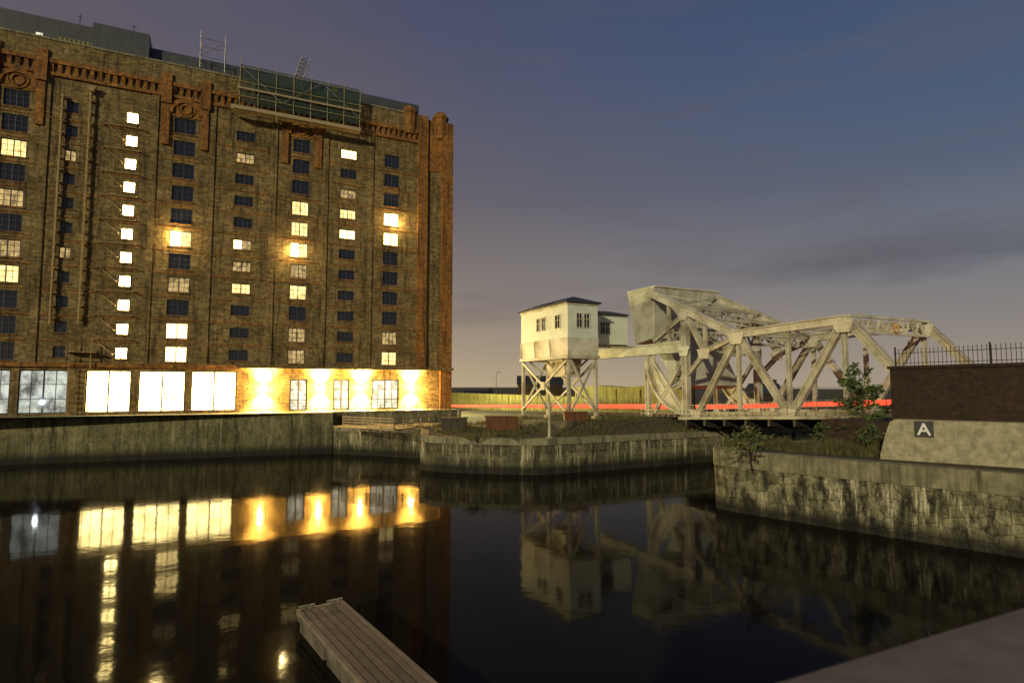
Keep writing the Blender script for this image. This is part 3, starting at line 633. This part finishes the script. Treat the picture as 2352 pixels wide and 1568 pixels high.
sp=hit(2058,752,e2,W(0,T2[0]+.35))
mb=MB(); disc(mb,sp,e2,.46,.03); so=mb.build('round_sign',M['signred'],br)
mb=MB(); disc(mb,sp+e2*.034,e2,.36,.01); mb.build('sign_face',M['signface'],so)
mb=MB(); mb.obox(sp+e2*.048-e1*.2-EZ*.16,e1*.1,EZ*.34,e2*.006);mb.obox(sp+e2*.048-e1*.04-EZ*.16,e1*.09,EZ*.34,e2*.006);mb.obox(sp+e2*.048+e1*.11-EZ*.16,e1*.1,EZ*.34,e2*.006); mb.build('sign_mark',M['signred'],so)
for (b0,b1,rr,lb) in ((-75,20,.28,'long thin red tail light trail built as a lit tube, low along the road left of the bridge'),(22.5,51,.22,'thin red tail light trail built as a lit tube along the bridge roadway')):
    t=thing('tail_light_trail',W(22.3,(b0+b1)/2,roadz((b0+b1)/2)),lb,'light')  # lit tube on added posts stands in for a moving tail light trail
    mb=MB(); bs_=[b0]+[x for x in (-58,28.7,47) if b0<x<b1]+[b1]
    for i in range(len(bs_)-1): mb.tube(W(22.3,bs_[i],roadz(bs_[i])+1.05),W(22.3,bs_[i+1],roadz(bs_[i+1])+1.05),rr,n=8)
    mb.build('trail_tube',M['red'],t)
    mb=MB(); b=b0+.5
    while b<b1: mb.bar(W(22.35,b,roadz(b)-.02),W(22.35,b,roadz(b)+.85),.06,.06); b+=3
    mb.build('added_posts',M['iron'],t)
t=thing('palisade_fence',W(28,-10,3.4),'pale upright palisade fence on the far side of the road','fence')
mb=MB(); b=-70
while b<14:
    mb.bar(W(28,b,hz(28,b)),W(28,b,hz(28,b)+2.3),.05,.09,e2); b+=.5
mb.build('palings',M['pale'],t)
mb=MB()
for h in (.4,1.95):
    for b0,b1 in ((-70,-60),(-60,-30),(-30,0),(0,14)): mb.bar(W(28.1,b0,hz(28,b0)+h),W(28.1,b1,hz(28,b1)+h),.05,.07)
mb.build('fence_rail',M['pale'],t)
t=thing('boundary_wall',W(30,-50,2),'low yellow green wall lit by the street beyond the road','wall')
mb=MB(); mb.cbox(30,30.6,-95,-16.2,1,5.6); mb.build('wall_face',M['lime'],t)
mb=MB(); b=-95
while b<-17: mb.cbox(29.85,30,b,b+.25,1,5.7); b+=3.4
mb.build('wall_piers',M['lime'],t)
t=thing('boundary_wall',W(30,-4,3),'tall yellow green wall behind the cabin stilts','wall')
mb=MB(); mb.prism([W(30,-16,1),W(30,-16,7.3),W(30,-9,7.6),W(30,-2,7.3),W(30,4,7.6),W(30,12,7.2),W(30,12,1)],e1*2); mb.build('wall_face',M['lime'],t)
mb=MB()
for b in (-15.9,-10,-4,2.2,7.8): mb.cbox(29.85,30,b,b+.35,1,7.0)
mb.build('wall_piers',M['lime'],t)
def house(px0,px1,pyr,pye,dist,lb,nchim=1):
    k=dist/F
    x0=(px0-CX)*k; x1=(px1-CX)*k; ze=HC+(885-pye)*k; zr=HC+(885-pyr)*k; y=dist
    t=thing('house',Vector(((x0+x1)/2,y,1.5)),lb,'house','distant dark houses beyond the road')
    MB().obox((x0,y,1),Vector((x1-x0,0,0)),Vector((0,8,0)),EZ*(ze-1)).build('wall',M['brickdark'],t)
    r=MB().prism([(x0-.3,y-.4,ze+.01),(x0-.3,y+4,zr),(x0-.3,y+8.4,ze+.01)],Vector((x1-x0+.6,0,0))).build('roof',M['slate'],t)
    for i in range(nchim):
        x=x1-1.2-i*(x1-x0-3); MB().obox((x,y+3.6,ze),Vector((.9,0,0)),Vector((0,.8,0)),EZ*(zr-ze+1)).build('chimney',M['brickdark'],r)
house(1190,1292,862,884,160,'dark house silhouette seen between the cabin stilts',1)
house(1066,1130,897,910,190,'small distant house roof with chimney left of the cabin')
house(1735,1800,880,905,150,'dark distant house seen through the bridge truss',1)
mb=MB(); p=Vector((-4.0,150,1)); mb.tube(p,p+EZ*10,.1,.05,n=6); mb.tube(p+EZ*9.9,p+EZ*9.9+Vector((1.2,0,.1)),.06,n=5); tag(mb.build('lamp_post',M['iron']),'thin distant unlit lamp post left of the cabin','lamp post')
# ------------------------------------------------------------------ dockside clutter
def skip(px0,px1,pyt,pyb,z,mat,lb):
    p0=gnd(px0,pyb,z);p1=gnd(px1,pyb,z); p1.y=p0.y; w=(p1-p0).length; h=(pyb-pyt)*p0.y/F; d=Vector((0,1.8,0)); ux=Vector((1,0,0))
    t=thing('skip',(p0+p1)/2,lb,'skip','steel skips on the pier')
    MB().prism([p0+ux*.12,p1-ux*.12,p1+EZ*h,p0+EZ*h],d).build('body',mat,t)
    mb=MB(); mb.obox(p0+EZ*(h-.13)-ux*.08-Vector((0,.06,0)),ux*(w+.16),d+Vector((0,.12,0)),EZ*.14); mb.build('rim',mat,t)
    for k in range(4): MB().obox(p0+ux*(.25+k*(w-.62)/3)-Vector((0,.05,0)),ux*.12,Vector((0,.06,0)),EZ*(h-.15)).build('rib',mat,t)
skip(1115,1190,956,988,3.02,M['rust'],'rusty orange steel skip standing on the middle of the pier')
skip(1296,1350,946,974,3.7,M['rust'],'smaller rust coloured steel skip under the cabin')
skip(1012,1070,960,987,3.02,M['darkskip'],'dark steel skip left of the rusty orange one')
t=thing('timber_barrier',gnd(845,990,3.0),'pale slatted timber barrier on the low quay below the terrace','barrier')
q=[gnd(787,986,3.0),gnd(905,993,3.0),gnd(985,985,3.0)]
for i in range(2):
    for k in range(5):
        if i==1 and k%2: continue
        MB().bar(q[i]+EZ*(.25+k*.27),q[i+1]+EZ*(.25+k*.27),.06,.13).build('rail',M['wood'],t)
for i in range(2):
    for k in range(5): p=q[i].lerp(q[i+1],k/4)+Vector((0,.08,0)); MB().bar(p-EZ*.05,p+EZ*1.42,.1,.1).build('post',M['wood'],t)
p=gnd(1262,1086,0)
mb=MB(); mb.tube(Vector((p.x,p.y-.3,-1)),Vector((p.x,p.y-.3,6.2)),.13,n=8); mb.obox(Vector((p.x-.25,p.y-.3,3)),Vector((.5,0,0)),Vector((0,.5,0)),EZ*.12); mb.obox(Vector((p.x-.25,p.y-.3,1.2)),Vector((.5,0,0)),Vector((0,.5,0)),EZ*.12)
tag(mb.build('mooring_pole',M['white2']),'thin pale pole fixed to the rounded corner of the pier','pole')
# ------------------------------------------------------------------ right quay: wall, railing, sign
t=thing('brick_wall',W(9.8,60,3.6),'dark sooty brick wall at the bridge approach on the right','wall')
MB().cbox(9.8,10.38,52.3,85,3.4,8.6).build('wall_face',M['brickdark'],t)
MB().cbox(9.7,10.48,52.2,85,8.602,8.78).build('coping',M['brickdark'],t)
t=thing('spiked_railing',W(10.1,60,8.78),'black spiked iron railing on top of the dark brick wall','railing')
mb=MB(); b=52.5
while b<74: mb.tube(W(10.1,b,8.76),W(10.1,b,9.72),.016,n=5); mb.tube(W(10.1,b,9.72),W(10.1,b,9.86),.028,.002,n=5); b+=.22
mb.build('bars',M['iron'],t)
mb=MB()
for z in (8.95,9.55): mb.bar(W(10.1,52.4,z),W(10.1,74,z),.03,.035)
mb.build('rail',M['iron'],t)
for k in range(5): MB().bar(W(10.1,52.5+k*5,8.77),W(10.1,52.5+k*5,9.95),.07,.07).build('post',M['iron'],t)
S0=Vector((20.7,31.9,0)); sd=Vector((4.0,-3.1,0)).normalized(); sn=Vector((sd.y,-sd.x,0))
def S(s,z,d=0): return S0+sd*s+sn*d+EZ*z
mb=MB(); mb.prism([S(-.82,3.5),S(-.8,3.9),S(-.62,4.6),S(-.42,5.3),S(-.3,5.62),S(-.1,5.77),S(14,5.78),S(14,3.5)],-sn*1.1)
tag(mb.build('parapet_wall',M['rough']),'pale rough concrete parapet wall carrying the letter sign','wall')
sp=hit(2122,985,sn,S0)
t=thing('letter_sign',sp+sn*.02,'black square sign with a white letter A on the concrete parapet','sign')
hs=.42
MB().obox(sp+sn*.012-sd*hs-EZ*hs,sd*2*hs,EZ*2*hs,sn*.025).build('plate',M['black'],t)
cu=bpy.data.curves.new('letter','FONT'); cu.body='A'; cu.size=.88; cu.extrude=.006; cu.offset=.012; cu.align_x='CENTER'; cu.align_y='CENTER'
tmp=bpy.data.objects.new('tmp',cu); col.objects.link(tmp); dg=bpy.context.evaluated_depsgraph_get(); dg.update()
me=bpy.data.meshes.new_from_object(tmp.evaluated_get(dg)); bpy.data.objects.remove(tmp)
ys=[v.co.y for v in me.vertices]; xs=[v.co.x for v in me.vertices]; cyy=(min(ys)+max(ys))/2; cxx=(min(xs)+max(xs))/2
base=sp+sn*.046-t.location
for v in me.vertices:
    x,y,z=v.co; q_=base+sd*(x-cxx)+EZ*(y-cyy)+sn*z; v.co=q_
me.materials.clear(); me.materials.append(M['signwhite']); lo=bpy.data.objects.new('letter',me); col.objects.link(lo); lo.parent=t
# ------------------------------------------------------------------ plants
def leaf(mb,c,s,d=None):
    d=d or Vector((U(-1,1),U(-1,1),U(-.6,.8))).normalized(); n=Vector((U(-1,1),U(-1,1),U(-1,1))).normalized(); w=d.cross(n).normalized()*s*.24
    mb.add([c,c+d*s*.5+w,c+d*s,c+d*s*.5-w],[(0,1,2,3)])
def sapling(base,h,spread,nb,lab,lm,name='sapling',cat='tree',nl=34,ls=.3,up=(.1,.8)):
    t=thing(name,base,lab,cat); tr=MB(); lv=MB()
    pts=[base-EZ*.2]
    for k in range(1,7): pts.append(base+EZ*h*k/6+Vector((U(-.12,.12),U(-.12,.12),0)))
    for k in range(6): tr.tube(pts[k],pts[k+1],.07*(1-k/6.5),.07*(1-(k+1)/6.5),n=6)
    for i in range(nb):
        f=U(.1,.97); k=min(5,int(f*6)); s=pts[k].lerp(pts[k+1],f*6-k); az=U(0,6.28); ln=spread*(1.15-f*.6)*U(.5,1.15)
        e=s+Vector((math.cos(az)*ln,math.sin(az)*ln,U(*up)*ln)); mid=(s+e)/2+EZ*.12*ln; tr.tube(s,mid,.022,.015,n=4); tr.tube(mid,e,.015,.006,n=4)
        for j in range(nl):
            u=U(.2,1.05); c=(s.lerp(mid,u*2) if u<.5 else mid.lerp(e,u*2-1)); c=c+Vector((U(-.1,.1),U(-.1,.1),U(-.07,.07)))
            leaf(lv,c,U(.6,1.2)*ls,(e-s).normalized().lerp(Vector((U(-1,1),U(-1,1),U(-1,.3))),.6).normalized())
    tr.build('trunk',M['bark'],t); lv.build('crown',lm,t)
b_=gnd(1985,1022,3.62)
sapling(b_,5.0,1.7,44,'leafy young tree growing on the right quay beside the brick wall',M['leaf'],nl=30,ls=.34,up=(.3,1.1))
sapling(gnd(1722,1052,3.6),1.5,1.35,26,'small bright bush overhanging the corner of the right quay wall',M['bushleaf'],'bush','bush',26,.2)
sapling(gnd(2000,1036,3.6),1.5,1.0,24,'low weedy shrub at the foot of the concrete parapet',M['leaf'],'shrub','shrub',24,.2)
sapling(gnd(1900,1018,3.6),1.3,1.1,22,'leafy shrub left of the young tree on the right quay',M['leaf'],'shrub','shrub',24,.22)
def grass(name,pts,lab,hmin,hmax):
    mb=MB()
    for p in pts:
        h=U(hmin,hmax)*(.4+.7*abs(math.sin(p.x*1.9+1.3*math.sin(p.y*1.4)))); a=U(0,6.28); w=Vector((math.cos(a),math.sin(a),0))*.035; ln=Vector((U(-.6,.6),U(-.6,.6),0))*h
        mb.add([p-w,p+w,p+EZ*h+ln],[(0,1,2)])
    o=mb.build(name,M['grassm']); o['label']=lab; o['category']='grass'; o['kind']='stuff'
pp=[]
while len(pp)<12000:
    a,b=U(-8,16),U(8,29.6)
    if b>16+ (a+8)*1.2+12: continue
    if A0<a<A1 and b<20: continue
    if math.sin(a*1.3)+math.sin(b*.9+a*.5)+U(-1.2,1.2)<.2: continue
    pp.append(W(a,b,hz(a,b)-.02))
grass('grass',pp,'rough grass and weeds covering the top of the pier',.12,.55)
pp=[]
while len(pp)<5500:
    u=R(); p=Vector((13.6,37.8,0)).lerp(Vector((21.5,32.2,0)),u)+Vector((.7,.72,0))*U(-.1,6)*(.4+u*.6)
    if p.x>21.5 and p.y<32: continue
    if math.sin(p.x*2.3)+math.sin(p.y*1.7)+U(-1.1,1.1)<.1: continue
    pp.append(Vector((p.x,p.y,3.6)))
grass('grass',pp,'tufts of wild grass on the right quay beside the young tree',.12,.9)
# ------------------------------------------------------------------ pontoon
pz=.62
p0=gnd(681,1401,pz); p1=gnd(793,1382,pz); pd=(gnd(1006,1568,pz)-p1); pd.normalize(); pw=(p1-p0); pw=pw-pd*pw.dot(pd); wd=pw.length; pw.normalize(); LN=16
t=thing('pontoon',(p0+p1)/2-EZ*.6,'narrow floating pontoon with timber decking in the dark water','pontoon')
ew=.13
n=5; iw=(wd-2*ew)/n
for k in range(n): MB().obox(p0+pw*(ew+k*iw+.018)-EZ*.06+pd*.1,pd*LN,pw*(iw-.036),EZ*(.055+.006*(k%2))).build('deck_plank',M['plank2' if k in (1,3) else 'plank'],t)
MB().obox(p0+pw*.05-EZ*.096,pd*LN,pw*(wd-.1),EZ*.03).build('underboard',M['iron'],t)
for s in (0,wd-ew+.004): MB().obox(p0+pw*s-EZ*.09,pd*LN,pw*(ew-.004),EZ*.10).build('edge_board',M['pedge'],t)
MB().obox(p0-EZ*.2-pd*.07+pw*.02,pd*.06,pw*(wd-.04),EZ*.2).build('end_beam',M['steel'],t)
for k in range(5): MB().obox(p0+pd*(.15+k*2.6)+pw*.08-EZ*1.0,pd*2.3,pw*(wd-.16),EZ*.7).build('float',M['float'],t)
MB().obox(p0+pw*.03-EZ*.297,pd*LN,pw*(wd-.06),EZ*.2).build('side_beam',M['float'],t)
for s in (.15,wd-.45):
    mb=MB(); q_=p0+pw*s+pd*.05
    mb.bar(q_+EZ*.1-pw*.1,q_+EZ*.1+pw*.4,.05,.04)
    for u in (.05,.25): mb.bar(q_+pw*u,q_+pw*u+EZ*.1,.05,.05,pd)
    mb.build('cleat',M['steel'],t)
# ------------------------------------------------------------------ viewing parapet by the photographer
E0=Vector((.54,1.44,6.9)); E1=Vector((1.66,1.97,6.9)); ed=(E1-E0).normalized(); en=Vector((ed.y,-ed.x,0))
prof=[]
for u,z in ((0,-.22),(-.03,-.12),(-.02,-.05),(.015,-.012),(.07,0),(.5,.0),(.58,-.03),(.6,-.22)): prof.append(E0-ed*5+en*u+EZ*z)
t=thing('parapet',E0+en*.3-EZ*7,'brown flat topped parapet close by in the bottom right corner','wall')
MB().prism(prof,ed*14).build('coping',M['rail'],t)
MB().obox(E0-ed*5+en*.08-EZ*8,ed*14,en*.44,EZ*7.78).build('wall_face',M['brickdark'],t)
# ------------------------------------------------------------------ sky and light
w=bpy.data.worlds.new('World'); scene.world=w; w.use_nodes=True; nt=w.node_tree; bg=nt.nodes['Background']
tc=nt.nodes.new('ShaderNodeTexCoord').outputs['Generated']; sx=nd(nt,'ShaderNodeSeparateXYZ',{0:tc}); X,Y,Z=sx.outputs
lf=ramp(nt,Z,[(0,L(188,168,134)),(.05,L(170,152,128)),(.15,L(137,125,117)),(.3,L(105,98,104)),(.5,L(82,83,105)),(.8,L(56,67,98))])
rt=ramp(nt,Z,[(0,L(160,147,131)),(.08,L(138,131,127)),(.17,L(116,118,125)),(.3,L(86,97,119)),(.45,L(61,86,120)),(.8,L(36,63,103))])
fx=nd(nt,'ShaderNodeMapRange',{'Value':X,'From Min':-.2,'From Max':.62}).outputs[0]
base=mixc(nt,fx,lf,rt)
ll=nd(nt,'ShaderNodeMapRange',{'Value':X,'From Min':-.15,'From Max':-.6}).outputs[0]
base=mixc(nt,nd(nt,'ShaderNodeMath',{0:ll,1:.6},operation='MULTIPLY').outputs[0],base,L(102,90,95))
cv=scaled(nt,tc,(1.5,1.5,9.0)); cn=noise(nt,cv,1.6,7,.56)
cl=ramp(nt,cn,[(.5,(0,0,0)),(.66,(.4,.4,.4))])
zm=ramp(nt,Z,[(.05,(0,0,0)),(.14,(1,1,1)),(.4,(1,1,1)),(.6,(.4,.4,.4))])
clm=nd(nt,'ShaderNodeMath',{0:cl,1:zm},operation='MULTIPLY').outputs[0]
base=mixc(nt,clm,base,L(98,91,97))
cz=nd(nt,'ShaderNodeMath',{0:Z,1:nd(nt,'ShaderNodeMath',{0:noise(nt,scaled(nt,tc,(3,3,9)),2.2,6,.6),1:.09},operation='MULTIPLY').outputs[0]},operation='ADD').outputs[0]
band=ramp(nt,cz,[(.195,(0,0,0)),(.225,(1,1,1)),(.245,(.8,.8,.8)),(.28,(0,0,0))])
xr=nd(nt,'ShaderNodeMapRange',{'Value':X,'From Min':.36,'From Max':.52}).outputs[0]
bk=nd(nt,'ShaderNodeMath',{0:nd(nt,'ShaderNodeMath',{0:band,1:xr},operation='MULTIPLY').outputs[0],1:.5},operation='MULTIPLY').outputs[0]
base=mixc(nt,bk,base,L(82,82,92))
sky=nt.nodes.new('ShaderNodeTexSky'); sky.sky_type='NISHITA'; sky.sun_disc=False; sky.sun_elevation=math.radians(1.0); sky.sun_rotation=math.radians(198)
sk=mixc(nt,1.0,sky.outputs[0],(.003,.003,.003),'MULTIPLY')
nt.links.new(mixc(nt,1.0,base,sk,'ADD'),bg.inputs[0]); bg.inputs[1].default_value=1.0
sl=bpy.data.lights.new('town_glow','SUN'); sl.energy=2.3; sl.angle=math.radians(1.5); sl.color=(1,.88,.57)  # warm directional lamp stands for the sodium town light behind the camera
so_=bpy.data.objects.new('town_glow',sl); col.objects.link(so_); so_.rotation_euler=Vector((.4,.87,-.3)).to_track_quat('-Z','Y').to_euler(); so_.location=(0,-20,60)
cd=bpy.data.cameras.new('camera'); co=bpy.data.objects.new('camera',cd); col.objects.link(co); co.location=CAM; co.rotation_euler=(math.pi/2+P,0,0)
cd.sensor_width=36; cd.lens=36*F/2352; cd.clip_start=.05; cd.clip_end=6000
cd.dof.use_dof=True; cd.dof.focus_distance=60; cd.dof.aperture_fstop=2.0
scene.camera=co
scene.view_settings.view_transform='Standard'; scene.view_settings.look='None'; scene.view_settings.exposure=0
